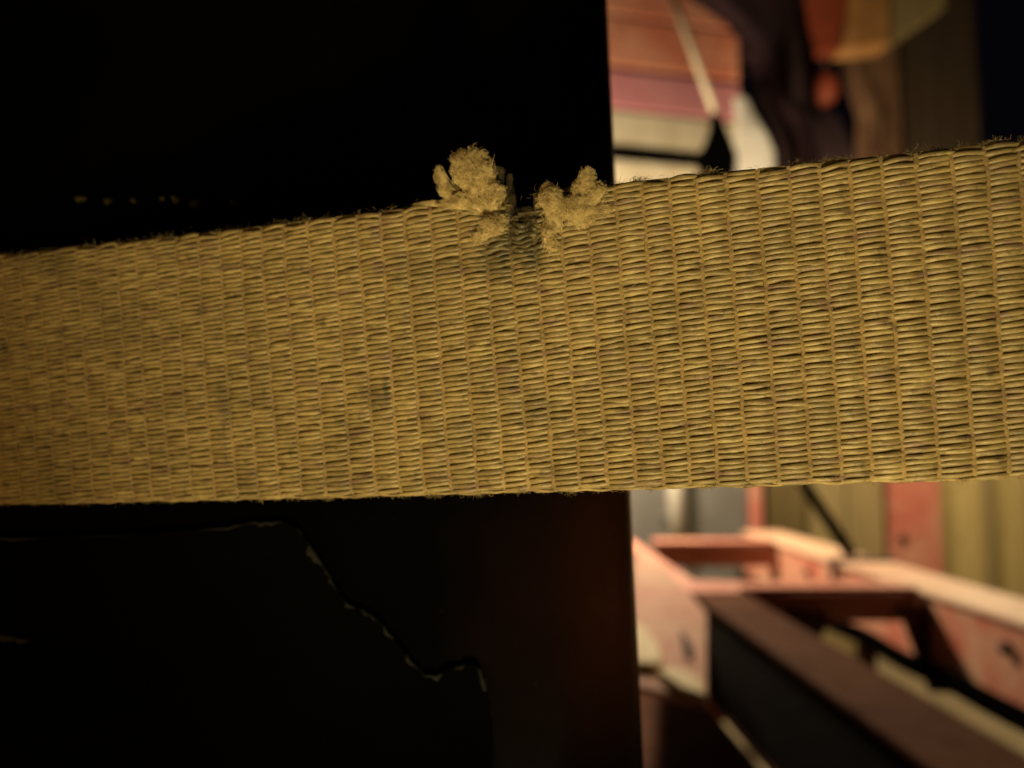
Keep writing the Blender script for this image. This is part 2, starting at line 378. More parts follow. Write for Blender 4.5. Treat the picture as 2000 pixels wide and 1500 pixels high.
for v in bmb.verts:
    k = 1 + 0.06 * math.sin(5 * v.co.x + 3 * v.co.z); v.co = Vector((v.co.x * 0.068 * k, v.co.y * 0.07, v.co.z * 0.10 * k)) + c
fl = empty('float', c, 'orange oval float hanging below the orange housing', 'float')
finish(bmb, 'body', ORANGE, fl, 0, smooth=True)
tube('cord', [c + Vector((0, 0, 0.12)), c + Vector((0.01, 0, 0.3))], 0.012, TIMBER, fl)
rg = empty('hanging_cloth', P(1690, 110, 4.28), 'brown folded cloth hanging between orange float and timber post', 'cloth')
def cloth(name, px, Y, mat, parent, amp, nf, seed, nx=26, nz=30, th=0.02):
    """px: left edge and right edge (top to bottom) in photo pixels; folded sheet with thickness"""
    L, R = px; V = []; Fc = []
    def ip(E, t):
        q = t * (len(E) - 1); i = min(int(q), len(E) - 2); f = q - i
        return (E[i][0] + (E[i + 1][0] - E[i][0]) * f, E[i][1] + (E[i + 1][1] - E[i][1]) * f)
    for side in (0, 1):
        for j in range(nz + 1):
            l = ip(L, j / nz); r = ip(R, j / nz)
            for i in range(nx + 1):
                s_ = i / nx; x = l[0] + (r[0] - l[0]) * s_; y = l[1] + (r[1] - l[1]) * s_
                d = amp * (math.sin(nf * s_ * 6.28 + seed + 0.8 * math.sin(j / nz * 5 + seed)) + 0.5 * math.sin(nf * 1.7 * s_ * 6.28 + j * 0.11))
                V.append(P(x, y, Y + d + side * th))
    n = nx + 1; m_ = (nz + 1) * n
    for j in range(nz):
        for i in range(nx):
            a_ = j * n + i
            Fc.append((a_, a_ + 1, a_ + n + 1, a_ + n)); Fc.append((m_ + a_, m_ + a_ + n, m_ + a_ + n + 1, m_ + a_ + 1))
    for j in range(nz):
        a_ = j * n; Fc.append((a_, a_ + n, m_ + a_ + n, m_ + a_)); a_ = j * n + nx; Fc.append((a_, m_ + a_, m_ + a_ + n, a_ + n))
    for i in range(nx):
        a_ = i; Fc.append((a_, m_ + a_, m_ + a_ + 1, a_ + 1)); a_ = nz * n + i; Fc.append((a_, a_ + 1, m_ + a_ + 1, m_ + a_))
    return raw(name, V, Fc, mat, parent, True)
BROWN = paint('brown_cloth', (0.10, 0.045, 0.028), (0.17, 0.10, 0.05), None, 9, 0.85)
cloth('drape', ([(1636, 60), (1644, 150), (1672, 230), (1670, 330)], [(1752, 60), (1756, 150), (1760, 250), (1762, 330)]), 4.22, BROWN, rg, 0.03, 1.6, 1.0)
MAROON = paint('maroon_cloth', (0.016, 0.004, 0.008), (0.024, 0.006, 0.010), None, 9, 0.9)
tr = empty('tarpaulin', P(1500, 150, 3.6), 'dark maroon tarpaulin hanging in heavy folds beside the red boards', 'tarpaulin')
cloth('sheet', ([(1318, -160), (1322, -20), (1418, 48), (1446, 84), (1440, 104), (1466, 130), (1474, 200), (1500, 250), (1522, 306), (1524, 420)],
                [(1562, -160), (1566, -20), (1578, 48), (1590, 92), (1592, 104), (1592, 130), (1594, 200), (1640, 230), (1668, 306), (1668, 420)]), 3.35, MAROON, tr, 0.016, 1.3, 0.4, 34, 40)

# ---- black steel post, rounded corners, leaning a little
post = empty('steel_post', (-0.08, 0.33, 0), 'black painted square steel post with rounded corner behind the webbing', 'post')
YF, RAD = 0.206, 0.026
XR = P(1224, 760, YF + RAD).x; XL = XR - 0.235; YBK = YF + 0.22
LEAN = math.radians(2.05)
def post_pt(x, y, z):
    dz = z - EYEZ; return Vector((XR + (x - XR) * math.cos(LEAN) - dz * math.sin(LEAN), y, z + 0 * x))
ring = []
for (cx, cy, a0) in ((XR - RAD, YF + RAD, -90), (XR - RAD, YBK - RAD, 0), (XL + RAD, YBK - RAD, 90), (XL + RAD, YF + RAD, 180)):
    for k in range(13):
        q = math.radians(a0 + 90 * k / 12); ring.append((cx + RAD * math.cos(q), cy + RAD * math.sin(q)))
ring.append((XR - RAD - 0.030, YF))
V = []; Fc = []; nr = len(ring); zs = [0.0] + [0.6 + 0.02 * i for i in range(41)] + [2.3]
for z in zs:
    for (x, y) in ring: V.append(post_pt(x, y, z))
for j in range(len(zs) - 1):
    for k in range(nr):
        Fc.append((j * nr + k, j * nr + (k + 1) % nr, (j + 1) * nr + (k + 1) % nr, (j + 1) * nr + k))
Fc.append(tuple(range(nr))[::-1]); Fc.append(tuple((len(zs) - 1) * nr + k for k in range(nr)))
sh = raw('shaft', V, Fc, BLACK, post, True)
wa = sh.data.attributes.new('red_sheen', 'FLOAT', 'POINT')  # red reflection on the rounded corner, painted into the colour
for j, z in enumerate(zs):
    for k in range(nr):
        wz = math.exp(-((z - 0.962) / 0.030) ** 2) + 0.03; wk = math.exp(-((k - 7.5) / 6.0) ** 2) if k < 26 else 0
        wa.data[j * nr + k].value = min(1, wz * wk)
# black rubber sheet on the post's face, with a ragged, paler edge
sheet = empty('rubber_sheet', P(300, 1300, YF), 'black rubber sheet with ragged pale edge on the post below the webbing', 'rubber sheet')
edge = [(-420, 1062), (-150, 1056), (0, 1050), (140, 1049), (300, 1043), (430, 1030), (500, 1021), (552, 1018), (585, 1036), (602, 1060),
        (628, 1098), (650, 1136), (668, 1168), (690, 1188), (722, 1198), (744, 1216), (772, 1252), (800, 1288), (828, 1318), (858, 1316),
        (892, 1302), (930, 1296), (948, 1330), (962, 1420), (975, 1700)]
fine = []
for i in range(len(edge) - 1):
    for k in range(5):
        t = k / 5; x = edge[i][0] + (edge[i + 1][0] - edge[i][0]) * t; y = edge[i][1] + (edge[i + 1][1] - edge[i][1]) * t
        fine.append((x + random.uniform(-2.5, 2.5), y + random.uniform(-2.5, 2.5)))
fine.append(edge[-1])
TH = 0.0014
poly = fine + [(-420, 1700)]
prism('panel', [P(x, y, YF - TH) for x, y in poly], (0, TH - 0.0004, 0), BLACKRUB, sheet, 0)
V = []; Fc = []      # pale mottled lip that follows the ragged edge
inner = fine[8:112]
lip_off = [(0, 0, 0.0004), (0, 2.5, -0.0002), (0, 7.5, -0.0004), (0, 14.0, 0.0001)]
for i, (x, y) in enumerate(inner):
    a_ = inner[max(i - 1, 0)]; b_ = inner[min(i + 1, len(inner) - 1)]
    t = Vector((b_[0] - a_[0], b_[1] - a_[1])).normalized(); nrm = Vector((-t.y, t.x))
    wd = 0.8 + 0.5 * math.sin(i * .37) + random.uniform(-.25, .25)
    wd *= max(0.0, min(1.0, 0.35 + math.sin(i * .83) * 0.6 + math.sin(i * .31 + 1) * 0.5)) * (0.45 if i < 30 else 1.0)
    for (_, o_, dy) in lip_off:
        V.append(P(x + nrm.x * (o_ * wd - 1), y + nrm.y * (o_ * wd - 1), YF - TH + dy))
for i in range(len(inner) - 1):
    for k in range(3): Fc.append((i * 4 + k, i * 4 + k + 1, (i + 1) * 4 + k + 1, (i + 1) * 4 + k))
raw('pale_lip', V, Fc, MOTTLED, sheet, True)
# crumbs of dried dirt stuck on the black surfaces
def crumb(px, py, rx, ry, Y):
    bm = bmesh.new(); bmesh.ops.create_icosphere(bm, subdivisions=2, radius=1)
    c = P(px, py, Y); s1 = rx / F * Y; s2 = ry / F * Y; ph = random.uniform(0, 6)
    for v in bm.verts:
        k = 1 + 0.28 * math.sin(4 * v.co.x + ph) * math.cos(5 * v.co.z + ph) + random.uniform(-.12, .12)
        v.co = Vector((v.co.x * s1 * k, v.co.y * min(s1, s2) * 0.5, v.co.z * s2 * k)) + c
    r = bpy.data.objects.new('x', None); bpy.data.objects.remove(r)
    return bm
PALEDUST = paint('pale_dirt', (0.15, 0.145, 0.11), (0.06, 0.055, 0.04), None, 500, 0.8)
crumbs = [(160, 388, 14, 6), (212, 393, 9, 7), (262, 392, 7, 6), (318, 388, 7, 5), (345, 392, 9, 6), (382, 398, 12, 9), (456, 396, 8, 8), (340, 386, 6, 4)]
for (x, y, rx, ry) in crumbs:
    c = P(x, y, YF); bm = crumb(x, y, rx, ry, YF - 0.0003)
    o = finish(bm, 'dirt_crumb', PALEDUST, None, 0, smooth=True)
    tag(o, 'small crumb of dried dirt stuck on black post above the webbing', 'dirt crumb', 'dirt crumbs on the post above the webbing')
for (x, y, rx, ry) in ((12, 1246, 26, 7), (44, 1252, 14, 5)):
    o = finish(crumb(x, y, rx, ry, YF - TH - 0.0003), 'dirt_crumb', MOTTLED, None, 0, smooth=True)
    tag(o, 'flat smear of dried dirt on the black rubber sheet', 'dirt crumb', 'dirt smears on the rubber sheet')

# ================================================================== THE WEBBING STRAP
top_px = [(0, 497), (250, 466), (500, 432), (700, 414), (850, 398), (1000, 380), (1200, 352), (1500, 319), (1800, 287), (2000, 269)]
bot_px = [(0, 984), (300, 980), (600, 974), (900, 967), (1200, 956), (1500, 946), (1800, 939), (2000, 935)]
tx = np.array([p[0] for p in top_px]); ty = np.array([p[1] for p in top_px])
bx = np.array([p[0] for p in bot_px]); by = np.array([p[1] for p in bot_px])
ctop = np.polyfit(tx, ty, 3); cbot = np.polyfit(bx, by, 2)
WID = 60.0       # millimetres
PTS = []         # (top, bottom) 3-D along the strap
ts = np.linspace(0, 2000, 81)
hh = np.polyval(cbot, ts) - np.polyval(ctop, ts)
dd = WID / 1000 * F / hh
LEANPX = 0.072
TOPP = []; BOTP = []
for t, h, d in zip(ts, hh, dd):
    yt = float(np.polyval(ctop, t)); yb = float(np.polyval(cbot, t))
    s = LEANPX * h / 2
    TOPP.append(np.array(PD(t - s, yt + 0.11 * s, d))); BOTP.append(np.array(PD(t + s, yb - 0.03 * s, d)))
TOPP = np.array(TOPP); BOTP = np.array(BOTP)
CEN = (TOPP + BOTP) / 2; ACR = (BOTP - TOPP)
WLOC = np.linalg.norm(ACR, axis=1); ACR = ACR / WLOC[:, None]
# continue to the left: bend onto the post's face and round its left corner; to the right: straight on
def ext_left():
    c0 = CEN[0]; t0 = (CEN[0] - CEN[2]); t0 /= np.linalg.norm(t0)
    pts = []; p = c0.copy(); d = math.atan2(t0[1], -t0[0]); slope = t0[2]
    YC = YF - 0.0018; st = 0.0025
    zz = p[2]
    XC = XL + RAD            # corner centre
    for i in range(90):
        if p[0] > XC + 0.0 :
            rem = YC - p[1]
            if rem < 0.012: d += (0.0 - d) * 0.35 if rem < 0.004 else -0.02
            p = p + st * np.array([-math.cos(d), math.sin(d), slope * 0.5])
            p[1] = min(p[1], YC)
        else:
            d += st / (RAD + 0.0018) if d < math.pi / 2 else 0
            p = p + st * np.array([-math.cos(d), math.sin(d), 0])
        pts.append(p.copy())
        if p[1] > YF + 0.11: break
    return np.array(pts)
EL = ext_left()
ER = []
tr_ = CEN[-1] - CEN[-3]; tr_ /= np.linalg.norm(tr_)
for i in range(1, 21): ER.append(CEN[-1] + tr_ * 0.003 * i)
ER = np.array(ER)
CEN = np.vstack([EL[::-1], CEN, ER])
ACR = np.vstack([np.repeat(ACR[:1], len(EL), 0), ACR, np.repeat(ACR[-1:], len(ER), 0)])
WLOC = np.concatenate([np.repeat(WLOC[:1], len(EL)), WLOC, np.repeat(WLOC[-1:], len(ER))])
seg = np.linalg.norm(np.diff(CEN, axis=0), axis=1); ARC = np.concatenate([[0], np.cumsum(seg)]) * 1000
U0 = ARC[len(EL)]; U1 = ARC[len(EL) + 80]; ULEN = ARC[-1]
TAN_ = np.gradient(CEN, axis=0); TAN_ /= np.linalg.norm(TAN_, axis=1)[:, None]
NRM = np.cross(ACR, TAN_); NRM /= np.linalg.norm(NRM, axis=1)[:, None]
if NRM[len(EL) + 40] @ (np.array(EYE) - CEN[len(EL) + 40]) < 0: NRM = -NRM
def interp3(A, u): return np.stack([np.interp(u, ARC, A[:, i]) for i in range(3)], -1)
def surf(u, v, z):
    """u along (mm), v across from the top edge (mm, 0..60), z out of the face (mm)"""
    u = np.asarray(u, float); v = np.asarray(v, float); z = np.asarray(z, float)
    c = interp3(CEN, u); a = interp3(ACR, u); n = interp3(NRM, u); n /= np.linalg.norm(n, axis=-1, keepdims=True)
    k = np.interp(u, ARC, WLOC)
    # soft waviness of a limp strap
    w = 0.35 * np.sin(u * 0.041 + 0.6) * np.cos(v * 0.07) + 0.22 * np.sin(u * 0.093 + v * 0.11)
    e = np.clip(3.0 - np.minimum(v, WID - v), 0, 3) / 3
    return c + a * ((v / WID - 0.5) * k)[..., None] + n * ((z + w - 0.55 * e * e) / 1000)[..., None]
def uv_of_px(x, y):
    h = np.polyval(cbot, x) - np.polyval(ctop, x); v = (y - np.polyval(ctop, x)) / h * WID
    t = x - LEANPX * (v / WID - 0.5) * h
    return float(np.interp(t, ts, ARC[len(EL):len(EL) + 81])), float(v)

sroot = empty('webbing_strap', CEN[len(EL) + 40] - np.array([0, 0, 0.03]),
              'dirty tan woven webbing strap with frayed cut in its upper edge, across black post', 'webbing strap')
SOFF = np.array(sroot.location)

for (px, py, rx, ry, st) in ((1015, 452, 85, 70, 0.92), (965, 505, 50, 60, 0.6), (1045, 505, 30, 50, 0.7), (850, 520, 120, 40, 0.3), (735, 775, 40, 34, 0.45), (757, 762, 9, 30, 0.75), (445, 790, 22, 70, 0.5),
                             (1060, 790, 60, 26, 0.35), (905, 850, 80, 40, 0.35), (120, 520, 70, 40, 0.35), (1300, 330, 120, 22, 0.5), (1750, 300, 120, 22, 0.4)):
    u_, v_ = uv_of_px(px, py); STAINS.append((u_, v_, rx * 0.105, ry * 0.105, st))
YCOLS = [(0.28, (0.20, 0.145, 0.058)), (0.42, (0.28, 0.206, 0.084)), (0.54, (0.35, 0.265, 0.113)), (0.66, (0.45, 0.355, 0.165)), (0.76, (0.40, 0.32, 0.09))]
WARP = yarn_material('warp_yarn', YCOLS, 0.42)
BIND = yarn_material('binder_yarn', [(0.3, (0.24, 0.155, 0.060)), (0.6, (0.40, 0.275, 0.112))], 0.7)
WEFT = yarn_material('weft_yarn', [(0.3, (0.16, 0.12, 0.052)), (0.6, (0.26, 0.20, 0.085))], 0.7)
TUFT = fibre_material('frayed_fibre', (0.36, 0.26, 0.11), (0.82, 0.67, 0.36))
FUZZ = fibre_material('fuzz_fibre', (0.16, 0.12, 0.055), (0.42, 0.33, 0.17))
DKFUZZ = fibre_material('dirty_fibre', (0.03, 0.024, 0.014), (0.12, 0.09, 0.045))
BRIGHT = fibre_material('pale_fibre', (0.6, 0.52, 0.38), (0.8, 0.72, 0.55))

PITCHU = 5.42; NROW = 56; PV = (WID - 1.2) / NROW
uN, vN = uv_of_px(1026, 430)           # the cut
rad_n = 8
ang = np.arange(rad_n) * 2 * np.pi / rad_n
def smoothn(u, seed, sc):
    r = np.random.default_rng(seed); out = np.zeros_like(u)
    for k in range(5):
        f = sc * (0.5 + 1.7 * r.random()); out += np.sin(u * f + r.random() * 6.28) * (0.4 + 0.6 * r.random())
    return out / 2.2
def ring_mesh(name, Cu, Cv, Cz, Rv, Rz, mat, cap=True, tw=None):
    """tube in strap coordinates with an elliptic section"""
    n = len(Cu)
    tw = np.zeros(n) if tw is None else tw
    ca = np.cos(ang)[None, :]; sa = np.sin(ang)[None, :]
    v = Cv[:, None] + Rv[:, None] * ca + 0 * sa
    z = Cz[:, None] + Rz[:, None] * sa + tw[:, None] * Rv[:, None] * ca
    u = np.repeat(Cu[:, None], rad_n, 1)
    W3 = surf(u.ravel(), v.ravel(), z.ravel()) - SOFF
    me = bpy.data.meshes.new(name)
    i = np.arange(n - 1)[:, None] * rad_n; k = np.arange(rad_n)[None, :]; k2 = (k + 1) % rad_n
    q = np.stack([i + k, i + k2, i + rad_n + k2, i + rad_n + k], -1).reshape(-1, 4)
    me.vertices.add(len(W3)); me.vertices.foreach_set('co', W3.ravel())
    me.loops.add(q.size); me.loops.foreach_set('vertex_index', q.ravel())
    me.polygons.add(len(q)); me.polygons.foreach_set('loop_start', np.arange(len(q)) * 4)
    me.polygons.foreach_set('use_smooth', np.ones(len(q), bool))
    me.update(calc_edges=True)
    uvl = me.uv_layers.new(name='UVMap')
    vv = np.stack([u.ravel(), v.ravel()], -1)[q.ravel()]
    uvl.data.foreach_set('uv', vv.ravel().astype(np.float32))
    me.validate()
    return link(name, me, mat, sroot)
def sample_u(a, b):
    dense = np.arange(max(a, U0 - 12), min(b, U1 + 8), PITCHU / 9)
    left = np.arange(a, U0 - 12, PITCHU / 4) if a < U0 - 12 else np.array([])
    right = np.arange(U1 + 8, b, PITCHU / 4) if b > U1 + 8 else np.array([])
    return np.concatenate([left, dense, right])
rowjit = np.random.default_rng(3)
gap_rows = {}
def column_phase(u): return u / PITCHU + 0.10 * np.sin(u * 0.055) + 0.05 * np.sin(u * 0.21 + 1.0)
for half in (0, 1):
    for r in range(NROW):
        v0 = 0.6 + (r + 0.5 + 0.5 * half) * PV
        if v0 > WID - 0.5: continue
        seed = r * 2 + half + 100
        # severed yarns leave a V-shaped gap
        depth = 6.3; spans = [(0.0, ULEN)]
        if v0 < depth:
            k = 1 - v0 / depth
            spans = [(0.0, uN - 0.7 - 3.0 * k + rowjit.uniform(-.7, .7)), (uN + 0.7 + 2.6 * k + rowjit.uniform(-.7, .7), ULEN)]
        for (a_, b_) in spans:
            u = sample_u(a_, b_)
            ph = column_phase(u + 0.35 * smoothn(u, seed, 0.15))
            wave = np.cos(np.pi * ph + np.pi * half)
            t = np.tanh(1.35 * wave) / np.tanh(1.35)               # +1 lies on the face, -1 behind
            top = 0.5 + 0.5 * t
            edge_k = np.clip((4.5 - v0) / 4.5, 0, 1)               # loosened towards the worn upper edge
            v = v0 + 0.15 * smoothn(u, seed + 500, 0.30) + 0.30 * np.sin(u * 0.05 + 0.4) * 0.5 + edge_k * 0.38 * smoothn(u, seed + 900, 0.42)
            lf = (ph * 1.0 - np.floor(ph + 0.5))                    # -.5 .. .5 inside a float
            tri = np.arcsin(np.clip(np.sin(np.pi * (ph + half)), -1, 1)) / np.pi
            v = v - 0.40 * PV * tri - 0.05 * np.sin(2 * np.pi * lf) + 0.045 * rowjit.normal()
            z = 0.30 * t + 0.20 * np.cos(np.pi * lf) * top + 0.08 * smoothn(u, seed + 300, 0.5) + edge_k * 0.2 * smoothn(u, seed + 70, 0.4)
            rv = PV * (0.30 + 0.245 * top ** 0.7) * (1 + 0.045 * rowjit.normal()) * (1 + 0.12 * smoothn(u, seed + 40, 0.35))
            rz = 0.24 + 0.08 * top
            # damage around the cut: yarns flatten and lift
            dn = np.exp(-(((u - uN + 1.5) / 8.0) ** 2)) * np.clip(1 - v0 / 17, 0, 1)
            z = z + dn * (0.9 * smoothn(u, seed + 11, 1.1) + 0.2); v = v + dn * (1.1 * smoothn(u, seed + 12, 0.7) + 0.9 * np.exp(-((u - uN) / 4.0) ** 2)); rv = rv * (1 - 0.35 * dn * rowjit.random())
            for (uc, sgn) in ((a_, 1), (b_, -1)):
                if 1 < uc < ULEN - 1:                               # frayed end thins out
                    e = np.clip(np.abs(u - uc) / 1.8, 0.25, 1); rv = rv * e; rz = rz * e
            ring_mesh('warp_yarn', u, v, z, np.full_like(u, 1) * rv, np.full_like(u, 1) * rz, WARP, tw=0.22 * np.sin(2 * np.pi * lf))
SELV = yarn_material('selvedge_yarn', [(0.3, (0.30, 0.215, 0.09)), (0.6, (0.50, 0.38, 0.18))], 0.75)
u = sample_u(0.0, ULEN)
ring_mesh('selvedge_yarn', u, WID - 0.22 + 0.16 * smoothn(u, 31, 0.35) + 0.10 * np.sin(2 * np.pi * u / PITCHU), 0.12 * smoothn(u, 32, 0.5),
          0.36 * (1 + 0.22 * smoothn(u, 33, 0.6)), 0.40 * (1 + 0.15 * smoothn(u, 34, 0.6)), SELV)
# weft yarns: one across the strap in every column, turning at the edges
kcol = np.arange(int(column_phase(np.array([U0 - 14]))[0]), int(column_phase(np.array([U1 + 10]))[0]))
ug = np.linspace(0, ULEN, 4000); pg = column_phase(ug)
for k in kcol:
    uc = float(np.interp(k, pg, ug))
    v = np.linspace(0.55, WID + 0.15, 70)
    if abs(uc - uN) < 3.2: v = np.linspace(4.2, WID + 0.25, 66)
    u = uc + 0.30 * smoothn(v, 4000 + int(k), 0.25) + 0.3 * np.sin(v * 0.05 + 0.4)
    # section: wide in u, thin in z; built with its own frame
    n = len(v); ca = np.cos(ang)[None, :]; sa = np.sin(ang)[None, :]
    endk = np.clip(np.minimum(v + 0.3, WID + 0.4 - v) / 0.8, 0.35, 1)[:, None]
    uu = u[:, None] + 2.66 * endk * ca; zz = 0.20 * endk * sa + 0 * uu; vv = np.repeat(v[:, None], rad_n, 1)
    W3 = surf(uu.ravel(), vv.ravel(), zz.ravel()) - SOFF
    i = np.arange(n - 1)[:, None] * rad_n; kk = np.arange(rad_n)[None, :]; k2 = (kk + 1) % rad_n
    q = np.stack([i + kk, i + rad_n + kk, i + rad_n + k2, i + k2], -1).reshape(-1, 4)
    me = bpy.data.meshes.new('weft_yarn'); me.from_pydata(W3.tolist(), [], q.tolist()); me.update()
    uvl = me.uv_layers.new(name='UVMap'); vvv = np.stack([uu.ravel(), vv.ravel()], -1)[q.ravel()]
    uvl.data.foreach_set('uv', vvv.ravel().astype(np.float32))
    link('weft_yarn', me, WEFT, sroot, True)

    # thin binder yarn between this column and the next
    ub = float(np.interp(k + 0.5, pg, ug))
    if abs(ub - uN) < 3.2: v = np.linspace(5.5, WID - 0.6, 110)
    else: v = np.linspace(0.8, WID - 0.6, 110)
    sd_ = 6000 + int(k)
    u = ub + 0.16 * smoothn(v, sd_, 0.5) + 0.3 * np.sin(v * 0.05 + 0.4) * 0
    ru = 0.43 * (1 + 0.28 * smoothn(v, sd_ + 300, 0.6))[:, None]
    n = len(v); uu = u[:, None] + ru * ca; zz = (0.235 + 0.08 * smoothn(v, sd_ + 600, 0.9))[:, None] + 0.17 * sa + 0 * uu; vv = np.repeat(v[:, None], rad_n, 1)
    W3 = surf(uu.ravel(), vv.ravel(), zz.ravel()) - SOFF
    i = np.arange(n - 1)[:, None] * rad_n
    q = np.stack([i + kk, i + rad_n + kk, i + rad_n + k2, i + k2], -1).reshape(-1, 4)
    me = bpy.data.meshes.new('binder_yarn'); me.from_pydata(W3.tolist(), [], q.tolist()); me.update()
    uvl = me.uv_layers.new(name='UVMap'); vvv = np.stack([uu.ravel(), vv.ravel()], -1)[q.ravel()]
    uvl.data.foreach_set('uv', vvv.ravel().astype(np.float32))
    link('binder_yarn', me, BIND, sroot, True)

# ---- fibres: thin three-sided tubes
class Fib:
    def __init__(s): s.V = []; s.F = []; s.n = 0
    def add(s, pts, r):
        """pts: n x 3 (world metres)"""
        pts = np.asarray(pts); n = len(pts)
        t = np.gradient(pts, axis=0); t /= (np.linalg.norm(t, axis=1, keepdims=True) + 1e-12)
        ref = np.array([0.31, -0.8, 0.5]); a = np.cross(t, ref); a /= (np.linalg.norm(a, axis=1, keepdims=True) + 1e-12); b = np.cross(t, a)
        rr = (r * np.linspace(1, 0.55, n))[:, None]
        for q in (0, 2.094, 4.189): s.V.append(pts + rr * (a * math.cos(q) + b * math.sin(q)))
        i = np.arange(n - 1); o = s.n
        for k in range(3):
            k2 = (k + 1) % 3
            s.F.append(np.stack([o + k * n + i, o + k2 * n + i, o + k2 * n + i + 1, o + k * n + i + 1], -1))
        s.n += 3 * n
    def build(s, name, mat):
        V = np.vstack(s.V) - SOFF; q = np.vstack(s.F)
        me = bpy.data.meshes.new(name)
        me.vertices.add(len(V)); me.vertices.foreach_set('co', V.ravel())
        me.loops.add(q.size); me.loops.foreach_set('vertex_index', q.ravel())
        me.polygons.add(len(q)); me.polygons.foreach_set('loop_start', np.arange(len(q)) * 4)
        me.polygons.foreach_set('use_smooth', np.ones(len(q), bool))
        me.update(calc_edges=True); me.validate()
        return link(name, me, mat, sroot)
fr_ = np.random.default_rng(21)
def curly(p0, d0, n, step, curl, rng_):
    """random walk with smooth turning, strap coordinates (mm)"""
    pts = [p0]; d = d0 / np.linalg.norm(d0); w = rng_.normal(size=3) * curl
    for _ in range(n - 1):
        w = w * 0.82 + rng_.normal(size=3) * curl * 0.5
        d = d + np.cross(w, d); d /= np.linalg.norm(d); pts.append(pts[-1] + d * step)
    return np.array(pts)
def to_world(p): return surf(p[:, 0], p[:, 1], p[:, 2])

def tuft(lobes, nper, mat=TUFT, core=True):
    """each lobe: centre px, radii px, root px, lift mm"""
    f = Fib()
    for (cx, cy, rx, ry, root, lift) in lobes:
        uc, vc = uv_of_px(cx, cy); k = 0.100
        c = np.array([uc, vc, lift]); R = np.array([rx * k, ry * k, min(rx, ry) * k * 0.75])
        ur, vr = uv_of_px(*root); rt = np.array([ur, vr, 0.2])
        dirm = c - rt; L = np.linalg.norm(dirm) + 1e-6
        cnt = int(nper * (rx * ry) / 1200) + 30
        strands = [fr_.normal(size=3) for _ in range(9)]                # bundles give the fluff its clumps
        lump_d = [fr_.normal(size=3) for _ in range(7)]; lump_d = [q / np.linalg.norm(q) for q in lump_d]; lump_a = fr_.uniform(-0.18, 0.16, 7)
        for i in range(cnt):
            sd = strands[i % 9]; sd = sd / np.linalg.norm(sd) * 0.62
            q = sd + fr_.normal(size=3) * 0.30
            nq = np.linalg.norm(q)
            if nq > 1: q = q / nq * (0.80 + 0.2 * fr_.random())
            p = c + q * R
            d = np.cross(q, fr_.normal(size=3)) + 0.7 * np.cross(sd, [0.3, 0.2, 1.0]) + fr_.normal(size=3) * 0.15
            pts = curly(p, d, 13, (0.10 + 0.12 * fr_.random()) * max(0.7, min(rx, ry) / 30), 0.75, fr_)
            rel = (pts - c) / R; m = np.linalg.norm(rel, axis=1, keepdims=True)
            un = rel / (m + 1e-9); lim = np.full((len(pts), 1), 0.95)
            for dl, al in zip(lump_d, lump_a): lim[:, 0] += al * np.exp(-((1 - un @ dl) / 0.40))
            lim += 0.14 * fr_.random() ** 2 + (0.55 * fr_.random() if fr_.random() < 0.14 else 0)
            pts = c + rel / np.maximum(1, m / lim) * R
            f.add(to_world(pts), (0.015 + 0.020 * fr_.random()) / 1000)
        for b_ in range(1):                                              # yarn ends: bundles of filaments splayed at the tip
            p = rt + fr_.normal(size=3) * np.array([1.0, 0.5, 0.1]); e = c + fr_.normal(size=3) * R * 0.35; mid = (p + e) / 2 + fr_.normal(size=3) * 0.7
            tt = np.linspace(0, 1, 10)[:, None]
            for i in range(26):
                o1 = fr_.normal(size=3) * 0.10; o2 = fr_.normal(size=3) * 0.34
                pts = (1 - tt) ** 2 * (p + o1) + 2 * tt * (1 - tt) * (mid + o1) + tt ** 2 * (e + o2)
                f.add(to_world(pts), 0.026 / 1000)
        for i in range(cnt // 5):                                        # fibres that run back to the root
            p = rt + fr_.normal(size=3) * np.array([0.8, 0.5, 0.2]); e = c + fr_.normal(size=3) * R * 0.34
            tt = np.linspace(0, 1, 9)[:, None]; mid = (p + e) / 2 + fr_.normal(size=3) * 0.6
            pts = (1 - tt) ** 2 * p + 2 * tt * (1 - tt) * mid + tt ** 2 * e
            f.add(to_world(pts), 0.04 / 1000)
    return f.build('frayed_tuft', mat)
ND = 1950
tuft([(925, 335, 46, 42, (940, 410), 1.3), (905, 312, 26, 20, (930, 400), 1.2), (948, 352, 26, 30, (950, 410), 1.6)], ND)
tuft([(862, 352, 15, 31, (890, 400), 1.0), (872, 372, 18, 16, (900, 400), 0.9)], ND)
tuft([(966, 382, 26, 26, (965, 425), 1.7), (920, 388, 46, 16, (950, 415), 1.2), (880, 396, 34, 9, (940, 415), 0.6), (835, 396, 34, 4, (900, 404), 0.3)], ND)
tuft([(968, 442, 34, 22, (950, 465), 1.4), (940, 462, 22, 14, (930, 475), 0.9)], ND)
tuft([(1080, 398, 27, 36, (1085, 450), 1.6), (1072, 376, 16, 18, (1080, 420), 1.5)], ND)
tuft([(1148, 352, 21, 27, (1140, 420), 1.3), (1168, 378, 22, 22, (1150, 420), 1.2), (1132, 372, 16, 22, (1130, 420), 1.3)], ND)
tuft([(1126, 408, 40, 24, (1130, 445), 1.4), (1176, 412, 30, 10, (1150, 430), 0.8), (1150, 432, 40, 8, (1120, 445), 0.6)], ND)
tuft([(1076, 452, 17, 24, (1075, 490), 1.1), (1082, 480, 13, 16, (1080, 500), 0.8)], ND)
tuft([(996, 352, 7, 14, (990, 420), 0.4), (1000, 385, 8, 12, (990, 420), 0.4), (978, 335, 10, 10, (975, 400), 0.6)], ND * 0.8, DKFUZZ)
